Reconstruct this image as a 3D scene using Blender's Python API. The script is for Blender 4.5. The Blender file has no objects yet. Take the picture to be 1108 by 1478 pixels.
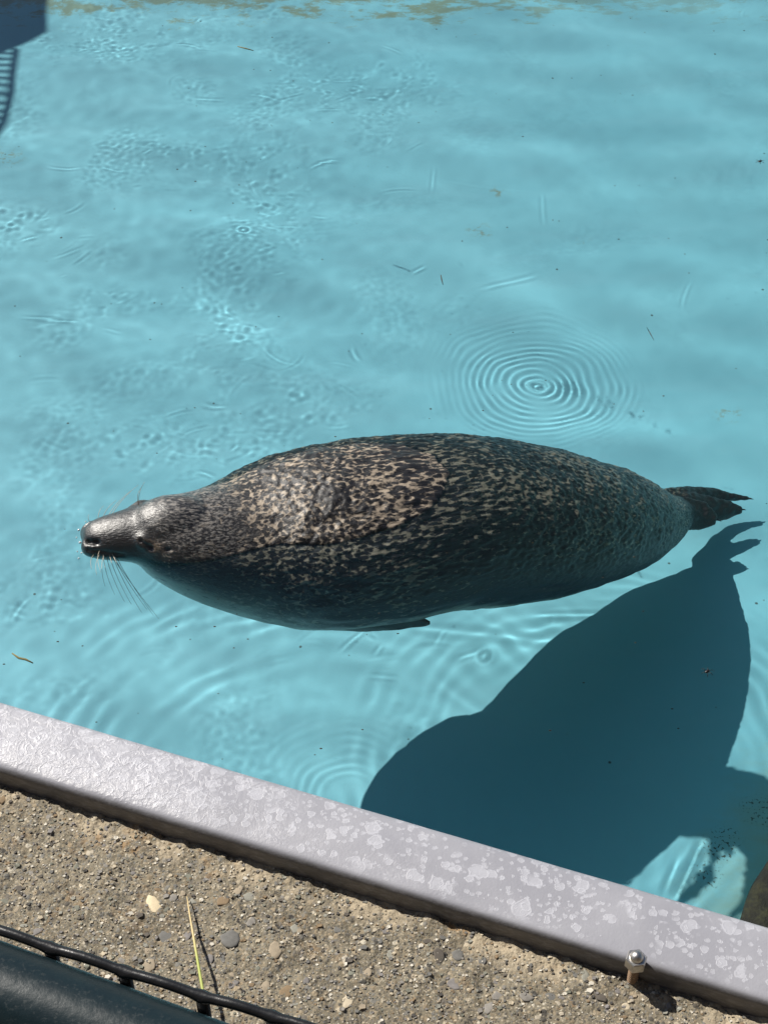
import bpy, bmesh, math, random
import numpy as np
from mathutils import Vector, Matrix, noise as mnoise
R = math.radians
sc = bpy.context.scene
col = sc.collection
random.seed(7)
rng = np.random.default_rng(11)

# ------------------------------------------------------------------ camera
IW, IH, F = 1108.0, 1478.0, 2274.0
PITCH, CAMZ = 43.0, 2.065
camd = bpy.data.cameras.new('camera')
cam = bpy.data.objects.new('camera', camd)
col.objects.link(cam)
sc.camera = cam
cam.location = (0, 0, CAMZ)
cam.rotation_euler = (R(90 - PITCH), 0, 0)
camd.sensor_fit = 'VERTICAL'
camd.angle = 2 * math.atan(IH / 2 / F)
camd.clip_start = 0.05
camd.clip_end = 600

# ------------------------------------------------------------------ sky, sun, exposure
SUN_TILT, SUN_AZ = 43.0, -37.5          # tilt from vertical; heading in plan of the travelling light
sun_dir = Vector((math.sin(R(SUN_TILT)) * math.cos(R(SUN_AZ)), math.sin(R(SUN_TILT)) * math.sin(R(SUN_AZ)), -math.cos(R(SUN_TILT))))
world = bpy.data.worlds.new('World')
sc.world = world
world.use_nodes = True
wn = world.node_tree
sky = wn.nodes.new('ShaderNodeTexSky')
sky.sky_type = 'NISHITA'
sky.sun_disc = False
sky.sun_elevation = R(90 - SUN_TILT)
sky.sun_rotation = math.atan2(-sun_dir.x, -sun_dir.y)
wn.links.new(sky.outputs[0], wn.nodes['Background'].inputs[0])
wn.nodes['Background'].inputs[1].default_value = 0.05
sund = bpy.data.lights.new('sun', 'SUN')
sun = bpy.data.objects.new('sun', sund)
col.objects.link(sun)
sund.energy = 5.0
sund.angle = R(0.53)
sund.color = (1.0, 0.95, 0.87)
sund.cycles.is_caustics_light = True
sun.rotation_euler = sun_dir.to_track_quat('-Z', 'Y').to_euler()
sun.location = (-4, 4, 6)
sc.view_settings.view_transform = 'Standard'
sc.view_settings.look = 'None'
sc.view_settings.gamma = 1
sc.view_settings.use_curve_mapping = False
sc.view_settings.exposure = 0.42
cy = sc.cycles
cy.use_denoising = True
cy.use_adaptive_sampling = True
cy.adaptive_threshold = 0.02
cy.max_bounces = 9
cy.diffuse_bounces = 8
cy.glossy_bounces = 3
cy.transmission_bounces = 6
cy.sample_clamp_indirect = 4.0
cy.caustics_reflective = False
cy.caustics_refractive = True

# ------------------------------------------------------------------ pixel -> place
DEPTH = 0.94                             # water depth in metres; the water surface is z = 0
IOR = 1.333
_p = R(PITCH)
FWD = Vector((0, math.cos(_p), -math.sin(_p)))
UPV = Vector((0, math.sin(_p), math.cos(_p)))
def refr(d):
    x, y = d.x / IOR, d.y / IOR
    return Vector((x, y, -math.sqrt(1 - x * x - y * y)))
SUNW = refr(sun_dir)
def at(px, py, z):
    d = (FWD * F + Vector((1, 0, 0)) * (px - IW / 2) - UPV * (py - IH / 2)).normalized()
    c = Vector((0, 0, CAMZ))
    if z >= 0:
        return c + d * ((z - CAMZ) / d.z)
    p = c + d * (-CAMZ / d.z)
    w = refr(d)
    return p + w * (z / w.z)
def source(px, py):
    """place on the water surface whose sunlight lands on the floor seen at this pixel"""
    f = at(px, py, -DEPTH)
    return f + SUNW * (DEPTH / SUNW.z)

# ------------------------------------------------------------------ helpers
def tag(o, label=None, cat=None, group=None, kind=None):
    if label: o['label'] = label
    if cat: o['category'] = cat
    if group: o['group'] = group
    if kind: o['kind'] = kind
    return o
def new_obj(name, me, mat=None, parent=None, smooth=True, receiver=False):
    if mat is not None:
        me.materials.append(mat)
    if smooth:
        me.polygons.foreach_set('use_smooth', [True] * len(me.polygons))
    o = bpy.data.objects.new(name, me)
    col.objects.link(o)
    if parent:
        o.parent = parent
        o.location = -parent.location
    if receiver:
        o.cycles.is_caustics_receiver = True
    return o
def pyd(name, v, f):
    me = bpy.data.meshes.new(name)
    me.from_pydata([tuple(p) for p in v], [], f)
    me.update()
    return me
def from_bm(name, bm):
    bmesh.ops.recalc_face_normals(bm, faces=bm.faces)
    me = bpy.data.meshes.new(name)
    bm.to_mesh(me)
    bm.free()
    return me
def grid_mesh(name, P):
    ny, nx = P.shape[:2]
    i = np.arange(ny * nx).reshape(ny, nx)
    q = np.stack([i[:-1, :-1], i[:-1, 1:], i[1:, 1:], i[1:, :-1]], -1).reshape(-1, 4)
    me = bpy.data.meshes.new(name)
    me.vertices.add(nx * ny)
    me.vertices.foreach_set('co', P.astype(np.float32).ravel())
    me.loops.add(q.size)
    me.loops.foreach_set('vertex_index', q.ravel().astype(np.int32))
    me.polygons.add(len(q))
    me.polygons.foreach_set('loop_start', np.arange(0, q.size, 4, dtype=np.int32))
    me.update()
    return me
def tube_into(bm, pts, rads, n=8, cap=True):
    pts = [Vector(p) for p in pts]
    rings = []
    prev = None
    for k, p in enumerate(pts):
        t = (pts[min(k + 1, len(pts) - 1)] - pts[max(k - 1, 0)]).normalized()
        a = Vector((0, 0, 1)) if abs(t.z) < 0.9 else Vector((1, 0, 0))
        s = t.cross(a).normalized()
        u = s.cross(t).normalized()
        r = rads[k] if hasattr(rads, '__len__') else rads
        rings.append([bm.verts.new(p + (s * math.cos(2 * math.pi * j / n) + u * math.sin(2 * math.pi * j / n)) * r) for j in range(n)])
    for a, b in zip(rings, rings[1:]):
        for j in range(n):
            bm.faces.new((a[j], a[(j + 1) % n], b[(j + 1) % n], b[j]))
    if cap:
        bm.faces.new(rings[0][::-1])
        bm.faces.new(rings[-1])
def fftnoise(ny, nx, step, lo, hi, seed, beta=0.0):
    """band-limited random field, wavelengths lo..hi metres, unit rms"""
    r = np.random.default_rng(seed)
    f = np.fft.rfft2(r.normal(size=(ny, nx)))
    ky = np.fft.fftfreq(ny, step)[:, None]
    kx = np.fft.rfftfreq(nx, step)[None, :]
    k = np.hypot(kx, ky)
    m = np.exp(-((np.log(np.maximum(k, 1e-6)) - np.log(1 / math.sqrt(lo * hi))) / (0.5 * math.log(hi / lo))) ** 2)
    m = m * np.maximum(k, 1e-6) ** beta
    z = np.fft.irfft2(f * m, s=(ny, nx))
    return z / z.std()

class NT:
    """small builder for node materials"""
    def __init__(self, name):
        self.m = bpy.data.materials.new(name)
        self.m.use_nodes = True
        self.t = self.m.node_tree
        self.b = self.t.nodes['Principled BSDF']
    def n(self, kind, ins=None, **kw):
        nd = self.t.nodes.new('ShaderNode' + kind)
        for k, v in kw.items():
            setattr(nd, k, v)
        for k, v in (ins or {}).items():
            self.put(nd.inputs[k], v)
        return nd
    def put(self, sock, v):
        if isinstance(v, bpy.types.NodeSocket):
            self.t.links.new(v, sock)
        elif hasattr(v, 'outputs'):
            self.t.links.new(v.outputs[0], sock)
        elif isinstance(v, (tuple, list)) and len(v) == 3 and len(sock.default_value) == 4:
            sock.default_value = (*v, 1)
        else:
            sock.default_value = v
    def math(self, op, a, b=None, c=None, clamp=False):
        nd = self.n('Math', operation=op, use_clamp=clamp)
        self.put(nd.inputs[0], a)
        if b is not None: self.put(nd.inputs[1], b)
        if c is not None: self.put(nd.inputs[2], c)
        return nd.outputs[0]
    def step(self, v, lo, hi, a=0.0, b=1.0):
        nd = self.n('MapRange', {0: v, 1: lo, 2: hi, 3: a, 4: b}, interpolation_type='SMOOTHSTEP')
        return nd.outputs[0]
    def noise(self, vec, scale, detail=3, rough=0.55, dist=0.0):
        nd = self.n('TexNoise', {'Vector': vec, 'Scale': scale, 'Detail': detail, 'Roughness': rough, 'Distortion': dist})
        return nd.outputs[0]
    def vor(self, vec, scale, feature='F1', **kw):
        return self.n('TexVoronoi', {'Vector': vec, 'Scale': scale}, feature=feature, **kw)
    def mix(self, f, a, b, mode='MIX'):
        nd = self.n('Mix', data_type='RGBA', blend_type=mode)
        self.put(nd.inputs[0], f)
        self.put(nd.inputs[6], a)
        self.put(nd.inputs[7], b)
        return nd.outputs[2]
    def ramp(self, f, stops, interp='LINEAR'):
        nd = self.n('ValToRGB', {0: f})
        cr = nd.color_ramp
        cr.interpolation = interp
        while len(cr.elements) < len(stops):
            cr.elements.new(0.5)
        for e, (p, c) in zip(cr.elements, stops):
            e.position = p
            e.color = (*c, 1)
        return nd.outputs[0]
    def pos(self):
        return self.n('NewGeometry').outputs['Position']
    def scale(self, vec, s):
        return self.n('VectorMath', {0: vec, 1: s}, operation='MULTIPLY').outputs[0]
    def attr(self, name):
        return self.n('Attribute', attribute_name=name)
    def bump(self, h, strength=1.0, dist=0.005, normal=None):
        nd = self.n('Bump', {'Strength': strength, 'Distance': dist, 'Height': h})
        if normal is not None: self.put(nd.inputs['Normal'], normal)
        return nd.outputs[0]
    def set(self, **kw):
        for k, v in kw.items():
            self.put(self.b.inputs[k.replace('_', ' ')], v)
        return self.m
def plain(name, c, rough=0.6, var=0.25, scale=40.0, metallic=0.0):
    t = NT(name)
    f = t.noise(t.pos(), scale, 4)
    t.set(Base_Color=t.mix(f, tuple(x * (1 - var) for x in c), tuple(min(1, x * (1 + var)) for x in c)), Roughness=rough, Metallic=metallic,
          Normal=t.bump(f, 0.25, 0.002))
    return t.m

W0 = at(1068, 1324, 0.0)                                # side wall of the pool: two places on its edge
W1 = at(1108, 1240, 0.0)
WD = (W1 - W0).normalized()

# ------------------------------------------------------------------ materials of the setting
def mat_pool():
    t = NT('pool_paint')
    p = t.pos()
    sx = t.n('SeparateXYZ', {0: p})
    broad = t.noise(p, 1.6, 4)
    streak = t.noise(t.scale(p, (1.2, 5.0, 1.2)), 2.2, 5, 0.6)
    c = t.mix(t.step(broad, 0.3, 0.7), (0.184, 0.484, 0.578), (0.212, 0.518, 0.608))
    c = t.mix(t.step(streak, 0.45, 0.75, 0, 0.35), c, (0.232, 0.510, 0.605))
    # thin scum and scratches
    fine = t.noise(p, 14, 6, 0.7)
    c = t.mix(t.step(fine, 0.62, 0.8, 0, 0.35), c, (0.185, 0.385, 0.415))
    # brown algae along the far edge, and loose flecks of it elsewhere
    far = at(560, 12, -DEPTH).y
    alg = t.noise(t.scale(p, (1.0, 2.0, 1.0)), 7, 6, 0.72)
    band = t.step(sx.outputs[1], far - 0.42, far + 0.16)
    a1 = t.step(t.math('ADD', alg, t.math('MULTIPLY', band, 0.42)), 0.80, 0.93)
    side = t.step(sx.outputs[0], 0.1, 1.0, 1.0, 0.45)
    a1 = t.math('MULTIPLY', a1, side)
    c = t.mix(t.math('MULTIPLY', a1, 0.75), c, (0.19, 0.20, 0.07))
    for (px, py, rr) in ((720, 271, .045), (692, 335, .06), (8, 228, .09), (1050, 600, .05), (840, 345, .04)):
        q = at(px, py, -DEPTH)
        d = t.n('VectorMath', {0: p, 1: (q.x, q.y, q.z)}, operation='DISTANCE').outputs['Value']
        m = t.math('MULTIPLY', t.step(d, rr, 0.0), t.step(t.noise(p, 38, 4, .7), .5, .64))
        c = t.mix(t.math('MULTIPLY', m, .75), c, (0.20, 0.21, 0.10))
    # algae and black tufts creeping in from the side wall
    rel = t.n('VectorMath', {0: p, 1: (W0.x, W0.y, 0)}, operation='SUBTRACT').outputs[0]
    dw = t.n('VectorMath', {0: rel, 1: (-WD.y, WD.x, 0)}, operation='DOT_PRODUCT').outputs['Value']
    sm = t.step(t.math('ADD', dw, t.math('MULTIPLY', t.math('SUBTRACT', alg, .5), .25)), .22, .02)
    c = t.mix(t.math('MULTIPLY', sm, .6), c, (0.27, 0.30, 0.15))
    for (px, py, rr) in ((1038, 1225, .05), (1050, 1210, .04), (1020, 1264, .04), (1095, 1170, .05)):
        q = at(px, py, -DEPTH)
        d = t.n('VectorMath', {0: p, 1: (q.x, q.y, q.z)}, operation='DISTANCE').outputs['Value']
        m = t.math('MULTIPLY', t.step(d, rr, rr * .4), t.step(t.noise(p, 150, 2, .5), .58, .64))
        c = t.mix(t.math('MULTIPLY', m, .9), c, (0.03, 0.035, 0.012))
    # dark specks of dirt lying on the paint
    v = t.vor(p, 16)
    sp = t.math('MULTIPLY', t.step(v.outputs['Distance'], 0.075, 0.04), t.step(t.n('SeparateColor', {0: v.outputs['Color']}).outputs[0], 0.72, 0.74))
    c = t.mix(sp, c, (0.05, 0.10, 0.10))
    return t.set(Base_Color=c, Roughness=0.55, Normal=t.bump(fine, 0.15, 0.003))
M_POOL = mat_pool()

WATER_TINT = (0.91, 0.985, 1.0, 1)
def mat_water():
    m = bpy.data.materials.new('water')
    m.use_nodes = True
    n = m.node_tree
    n.nodes.clear()
    out = n.nodes.new('ShaderNodeOutputMaterial')
    g = n.nodes.new('ShaderNodeBsdfGlass')
    g.inputs['IOR'].default_value = IOR
    g.inputs['Roughness'].default_value = 0.0
    g.inputs['Color'].default_value = WATER_TINT
    n.links.new(g.outputs[0], out.inputs[0])
    return m

def mat_mossy_wall():
    t = NT('pool_wall_algae')
    p = t.pos()
    z = t.n('SeparateXYZ', {0: p}).outputs[2]
    a = t.noise(p, 9, 6, 0.7)
    c = t.mix(t.step(t.noise(p, 3, 4), .35, .7), (0.20, 0.50, 0.52), (0.22, 0.58, 0.64))
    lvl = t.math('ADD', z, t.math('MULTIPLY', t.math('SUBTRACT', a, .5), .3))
    c = t.mix(t.step(lvl, -0.80, -0.40, 0, .8), c, (0.20, 0.25, 0.12))
    spots = t.step(t.noise(p, 45, 5, .7), .58, .68)
    c = t.mix(t.math('MULTIPLY', spots, t.step(lvl, -.85, -.5)), c, (0.03, 0.035, 0.015))
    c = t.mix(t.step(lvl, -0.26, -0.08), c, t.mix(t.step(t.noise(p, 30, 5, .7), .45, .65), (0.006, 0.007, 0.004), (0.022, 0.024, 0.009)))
    return t.set(Base_Color=c, Roughness=.7, Specular_IOR_Level=.3, Normal=t.bump(t.noise(p, 60, 6, .7), .8, .008))

def mat_coping():
    t = NT('grey_gloss_paint')
    p = t.pos()
    at_ = t.attr('run')                  # metres along the rail, metres across, 0
    sx = t.n('SeparateXYZ', {0: at_.outputs['Vector']})
    along, across = sx.outputs[0], sx.outputs[1]
    base = t.mix(t.step(t.noise(p, 9, 4), .3, .7), (0.258, 0.258, 0.288), (0.308, 0.308, 0.338))
    def warp(s, a):
        return t.n('VectorMath', {0: p, 1: t.scale(t.n('TexNoise', {'Vector': p, 'Scale': s, 'Detail': 3.0}).outputs['Color'], (a, a, a))}, operation='ADD').outputs[0]
    flat = t.step(t.math('ADD', t.math('ABSOLUTE', t.math('ADD', across, .004)), t.math('MULTIPLY', t.noise(p, 40, 3), .03)), .080, .055)
    # chalky dried spray: round blots with a brighter rim, in three sizes, clustered
    dens = t.noise(p, 7.0, 4, .62)
    spots, rims = None, None
    for sc_, wa, cut in ((34, .022, 1.02), (62, .012, .97), (115, .007, .93)):
        v = t.vor(warp(1.6 * sc_, wa), sc_)
        keep = t.n('SeparateColor', {0: v.outputs['Color']}).outputs[0]
        rad = t.math('ADD', t.math('MULTIPLY', keep, .34), .10)
        on = t.step(t.math('ADD', t.math('MULTIPLY', dens, 1.3), t.math('MULTIPLY', keep, .5)), cut - .06, cut + .03)
        d = v.outputs['Distance']
        s = t.math('MULTIPLY', t.step(t.math('SUBTRACT', d, rad), .12, -.12), on)
        r = t.math('MULTIPLY', t.step(t.math('ABSOLUTE', t.math('SUBTRACT', d, rad)), .07, .01), on)
        spots = s if spots is None else t.math('MAXIMUM', spots, s)
        rims = r if rims is None else t.math('MAXIMUM', rims, r)
    spots = t.math('MULTIPLY', spots, flat)
    rims = t.math('MULTIPLY', rims, flat)
    # puckered, chalky stretch of the paint
    wr = t.n('TexNoise', {'Vector': warp(40.0, .012), 'Scale': 38.0, 'Detail': 4.0, 'Roughness': .55, 'Distortion': .7}).outputs[0]
    wf = t.noise(p, 120, 4, .6)
    ridge = t.step(t.math('ABSOLUTE', t.math('SUBTRACT', wr, .5)), .05, .0)
    film = t.step(t.math('ADD', along, t.math('MULTIPLY', t.math('SUBTRACT', t.noise(p, 6, 3), .5), .9)), .10, -.45)
    film = t.math('MULTIPLY', film, flat)
    blot = t.math('ADD', .55, t.math('MULTIPLY', t.noise(p, 55, 4, .65), .9))
    c = t.mix(t.math('MULTIPLY', t.math('MULTIPLY', spots, blot), .30), base, (0.527, 0.535, 0.586))
    c = t.mix(t.math('MULTIPLY', t.math('MULTIPLY', rims, blot), .26), c, (0.595, 0.603, 0.654))
    c = t.mix(t.math('MULTIPLY', film, t.math('ADD', .20, t.math('MULTIPLY', wf, .35))), c, (0.527, 0.527, 0.570))
    c = t.mix(t.math('MULTIPLY', t.math('MULTIPLY', ridge, film), .45), c, (0.663, 0.663, 0.705))
    dirt = t.step(t.noise(p, 90, 4, .7), .66, .76)
    c = t.mix(t.math('MULTIPLY', dirt, .12), c, (0.22, 0.19, 0.14))
    face_shade = t.math('MULTIPLY', t.step(across, CW / 2 - .007, CW / 2 - .001), t.step(t.noise(t.scale(p, (1, 1, 2.5)), 60, 5, .7), .25, .6, .45, .85))  # shade of the viewer-side face put into its colour, mottled by noise
    c = t.mix(face_shade, c, (.085, .083, .085))
    h = t.math('ADD', t.math('MULTIPLY', t.math('MULTIPLY', ridge, film), .30), t.math('ADD', t.math('MULTIPLY', rims, .10), t.math('MULTIPLY', t.math('MULTIPLY', t.math('ADD', wr, t.math('MULTIPLY', wf, .5)), film), 1.0)))
    nrm = t.bump(t.noise(p, 240, 4, .6), .22, .0015)
    nrm = t.bump(h, .55, .0035, nrm)
    return t.set(Base_Color=c, Roughness=t.math('ADD', .42, t.math('MULTIPLY', spots, .2)), Normal=nrm)

def mat_concrete():
    t = NT('exposed_aggregate_concrete')
    p = t.pos()
    edge = t.attr('edge').outputs['Fac']  # metres from the rail
    c = t.mix(t.step(t.noise(p, 7, 5, .6), .35, .65), (0.205, 0.188, 0.148), (0.30, 0.278, 0.225))
    h = None
    for s, keep, amt in ((360, .12, .8), (200, .48, .8), (110, .78, .85)):
        w = t.n('VectorMath', {0: p, 1: t.scale(t.n('TexNoise', {'Vector': p, 'Scale': s * .8, 'Detail': 2.0}).outputs['Color'], (.5 / s,) * 3)}, operation='ADD').outputs[0]
        v = t.vor(w, s)
        k = t.n('SeparateColor', {0: v.outputs['Color']})
        grain = t.ramp(k.outputs[0], [(0, (.07, .07, .07)), (.2, (.19, .18, .17)), (.38, (.32, .27, .20)), (.55, (.24, .25, .26)), (.7, (.42, .36, .27)), (.84, (.56, .52, .44)), (.95, (.72, .70, .64))], 'CONSTANT')
        on = t.math('MULTIPLY', t.step(v.outputs['Distance'], .52, .38), t.step(k.outputs[1], keep, keep + .02))
        c = t.mix(t.math('MULTIPLY', on, amt), c, grain)
        g = t.math('MULTIPLY', t.math('SUBTRACT', 1.0, v.outputs['Distance']), t.math('DIVIDE', 120.0, s))
        h = g if h is None else t.math('ADD', h, g)
    pit = t.step(t.noise(p, 120, 4, .7), .36, .28)
    c = t.mix(t.math('MULTIPLY', pit, .7), c, (0.07, 0.06, 0.045))
    rust = t.math('MULTIPLY', t.step(t.noise(p, 13, 5, .65), .55, .68), t.step(t.noise(p, 70, 3), .42, .62))
    nearr = t.step(edge, .10, .0, .28, 1.0)
    c = t.mix(t.math('MULTIPLY', t.math('MULTIPLY', rust, nearr), .75), c, (0.40, 0.21, 0.05))
    lime = t.math('MULTIPLY', t.step(edge, .055, .012), t.step(t.noise(p, 9, 5, .7), .42, .60))
    c = t.mix(t.math('MULTIPLY', lime, .75), c, (0.62, 0.55, 0.44))
    h = t.math('ADD', h, t.math('MULTIPLY', pit, -1.2))
    c = t.mix(1.0, c, (.665, .62, .54), 'MULTIPLY')
    return t.set(Base_Color=c, Roughness=.85, Normal=t.bump(h, .62, .0026))

M_GROUND = plain('paving', (.30, .29, .27), .9, .3, 6)

# ------------------------------------------------------------------ layout of the rail, ledge and pool edge
DECK, COPE = 0.10, 0.142
fa, fb = at(0, 1005, COPE), at(1108, 1329, COPE)      # far edge of the rail
na = at(0, 1109, COPE)
E1 = (fb - fa).normalized()                            # along the rail
N1 = Vector((E1.y, -E1.x, 0))                          # towards the viewer
if N1.y > 0: N1 = -N1
CW = (na - fa).dot(N1)                                 # width of the rail's top
O1 = fa + E1 * ((fb - fa).length / 2)                  # origin: middle of the far edge
def rail_pt(s, w, z):
    p = O1 + E1 * s + N1 * w
    return Vector((p.x, p.y, z))
s0 = (W0 - O1).dot(E1)
farY = at(560, 0, -DEPTH).y + 1.3
PA = W0 - WD * 0.35
PB = W0 + WD * ((farY - W0.y) / WD.y)
PC = Vector((-4.2, farY, 0))
PD = rail_pt(-3.6, 0.06, 0)
OUTW = Vector((WD.y, -WD.x, 0))
PA, PB2 = PA + OUTW * .45, PB + OUTW * .45
POOL = [PA, PB2, PC, PD]

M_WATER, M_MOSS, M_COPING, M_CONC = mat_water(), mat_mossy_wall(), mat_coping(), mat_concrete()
# ground sheet with the pool cut out
cen = sum(POOL, Vector()) / 4
gv = [(p.x, p.y, 0.045) for p in POOL] + [((cen + (p - cen).normalized() * 260).x, (cen + (p - cen).normalized() * 260).y, 0.045) for p in POOL]
tag(new_obj('ground', pyd('ground', gv, [(i, (i + 1) % 4, 4 + (i + 1) % 4, 4 + i) for i in range(4)]), M_GROUND, smooth=False), kind='structure')
# floor: one sheet, gently uneven
fx, fy = np.linspace(-4.6, 4.6, 93), np.linspace(0.2, farY + .2, 60)
X, Y = np.meshgrid(fx, fy)
tag(new_obj('pool_floor', grid_mesh('pool_floor', np.stack([X, Y, np.full_like(X, -DEPTH)], -1)), M_POOL, receiver=True), kind='structure')
# far, left and near walls
def wall(name, a, b, mat):
    me = pyd(name, [(a.x, a.y, -DEPTH - .05), (b.x, b.y, -DEPTH - .05), (b.x, b.y, .045), (a.x, a.y, .045)], [(0, 1, 2, 3)])
    return tag(new_obj(name, me, mat, smooth=False, receiver=True), kind='structure')
wall('pool_wall_far', PB, PC, M_MOSS)
wall('pool_wall_left', PC, PD, M_POOL)
wall('pool_wall_near', PD, rail_pt(s0 + .5, .06, 0), M_POOL)
# right wall with a rounded foot
inward = Vector((-WD.y, WD.x, 0))
if inward.x > 0: inward = -inward
prof = [(0, -DEPTH - .05), (0, -.5), (0, -.2), (0, -.05), (0, 0), (-.004, .012), (-.012, .018), (-.030, .020), (-.045, .026), (-.06, .020), (-.075, .028), (-.09, .020), (-.12, .03), (-.16, .026), (-.2, .034), (-.3, .034), (-.5, .034), (-.52, -DEPTH)]
secs = np.concatenate([np.linspace(-.10, 1.0, 120), np.linspace(1.05, (PB - W0).length, 30)])
P = np.zeros((len(secs), len(prof), 3))
for i, s in enumerate(secs):
    for j, (o, z) in enumerate(prof):
        q = W0 + WD * s + inward * (o + .010 * mnoise.noise(Vector((s * 9, z * 9, o * 5))))
        P[i, j] = (q.x, q.y, z + (.006 * mnoise.noise(Vector((s * 30, o * 60, 3))) if z > -.01 else 0))
tag(new_obj('pool_wall_right', grid_mesh('pool_wall_right', P), M_MOSS, receiver=True), kind='structure')

# ------------------------------------------------------------------ water surface with its ripples
step = 0.005
xd = np.arange(-2.35, 1.45, step)
yd = np.arange(0.85, 6.05, step)
xs = np.concatenate([np.linspace(-5, xd[0], 40)[:-1], xd, np.linspace(xd[-1], 5, 40)[1:]])
ys = np.concatenate([np.linspace(0.0, yd[0], 20)[:-1], yd, np.linspace(yd[-1], farY + .4, 16)[1:]])
XD, YD = np.meshgrid(xd, yd)
ny, nx = XD.shape
G = 0.25 * DEPTH                                       # how strongly a curved surface focuses light on the floor
def add_wave(field, lam, contrast):
    return field * contrast / (G * (2 * math.pi / lam) ** 2)
Z = np.zeros_like(XD)
def blob(px, py, rx, ry=None):
    q = source(px, py)
    ry = ry or rx
    return np.exp(-(((XD - q.x) / rx) ** 2 + ((YD - q.y) / ry) ** 2))
# broad slow undulation in slanting streaks
for k in range(26):
    lam = rng.uniform(.16, .75)
    th = R(rng.normal(68, 22))
    q = 2 * math.pi / lam
    ph = q * (XD * math.cos(th) + YD * math.sin(th)) + rng.uniform(0, 6.28) + 1.3 * np.sin(XD * rng.uniform(1, 3) + YD * rng.uniform(-2, 2) + k)
    Z += add_wave(np.sin(ph), lam, .0145)
# fine crinkles gathered in patches
patch = np.clip(fftnoise(ny, nx, step, .25, .9, 3) * .55 + .05, 0, 1.2)
leftness = 1 / (1 + np.exp((XD - (source(560, 500).x)) / .16))
msk = .28 * patch * (.25 + .75 * leftness)
for b in ((390, 290, .12, .35), (330, 480, .09, .22), (520, 130, .25, .15), (30, 320, .12, .08), (160, 430, .07, .06), (200, 640, .16, .10), (330, 640, .14, .07),
          (60, 870, .12, .07), (150, 60, .3, .12), (430, 590, .12, .08), (260, 220, .18, .10), (380, 20, .1, .05)):
    msk = msk + .55 * blob(*b) * np.clip(fftnoise(ny, nx, step, .06, .2, int(b[0])) * .5 + .55, 0, 1.4)
Z += add_wave(fftnoise(ny, nx, step, .022, .055, 21), .038, .155) * msk
Z += add_wave(fftnoise(ny, nx, step, .06, .14, 22), .09, .028) * (.25 + .5 * leftness + .6 * msk)
# rings where something dropped into the water
def ring(px, py, lam, r0, r1, amp, tight=True, phase=0.0, c=None):
    q = source(px, py) if c is None else c
    r = np.hypot(XD + WARP[0] - q.x, YD + WARP[1] - q.y)
    env = 1 / (1 + np.exp((r - r1) / (.17 * r1 + .004))) / (1 + np.exp((r0 - r) / (.12 * r0 + .004)))
    chirp = r + .10 * r * np.minimum(r / max(r1, .01), 1.5)
    return add_wave(np.sin(2 * math.pi * chirp / lam + phase), lam, amp) * env
WARP = (.0035 * fftnoise(ny, nx, step, .12, .5, 51), .0035 * fftnoise(ny, nx, step, .12, .5, 52))
Z += ring(775, 552, .0245, .0, .19, .46) * np.clip(.8 + .42 * fftnoise(ny, nx, step, .08, .3, 31), .1, 2)
Z += ring(775, 552, .018, .0, .026, 1.5)
Z += ring(781, 556, .016, .0, .016, 1.2, phase=1.5)
Z += ring(480, 1185, .056, .50, .62, .15) * (.7 + .5 * fftnoise(ny, nx, step, .15, .6, 33))
Z += ring(480, 1185, .075, .30, .48, .05) * (.7 + .6 * fftnoise(ny, nx, step, .15, .6, 34))
Z += ring(500, 1150, .026, .05, .16, .14) * (.7 + .5 * fftnoise(ny, nx, step, .1, .4, 36))
Z += ring(850, 1105, .050, .36, .42, .20) * (.6 + .6 * fftnoise(ny, nx, step, .15, .5, 35))
Z += ring(352, 332, .026, .0, .016, 1.1, phase=math.pi * .5)
Z += ring(700, 945, .022, .0, .010, .9, phase=math.pi * .5)
# small dimples and straight creases
def crease(x0, y0, x1, y1, wdt, amp):
    a, b = source(x0, y0), source(x1, y1)
    d = Vector((b.x - a.x, b.y - a.y)); L = d.length; d /= L
    u = (XD - a.x) * d.x + (YD - a.y) * d.y
    v = -(XD - a.x) * d.y + (YD - a.y) * d.x
    return add_wave(np.cos(np.clip(v / wdt, -1.5, 1.5) * math.pi) * np.exp(-(v / wdt) ** 2), wdt * 2, amp) / (1 + np.exp(-u / .008)) / (1 + np.exp((u - L) / .008))
for c in ((1012, 1222, 980, 1290, .014, .9), (978, 1246, 962, 1282, .011, .8), (40, 460, 105, 468, .010, .8), (360, 252, 372, 275, .007, .8), (625, 245, 622, 268, .008, .7), (640, 255, 760, 272, .010, .10), (700, 420, 770, 403, .016, .22), (780, 892, 900, 892, .013, .6), (600, 905, 800, 930, .02, .25), (130, 20, 175, 26, .008, .6), (235, 8, 270, 0, .008, .7), (780, 280, 785, 320, .01, .3)):
    Z += crease(*c)
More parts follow.
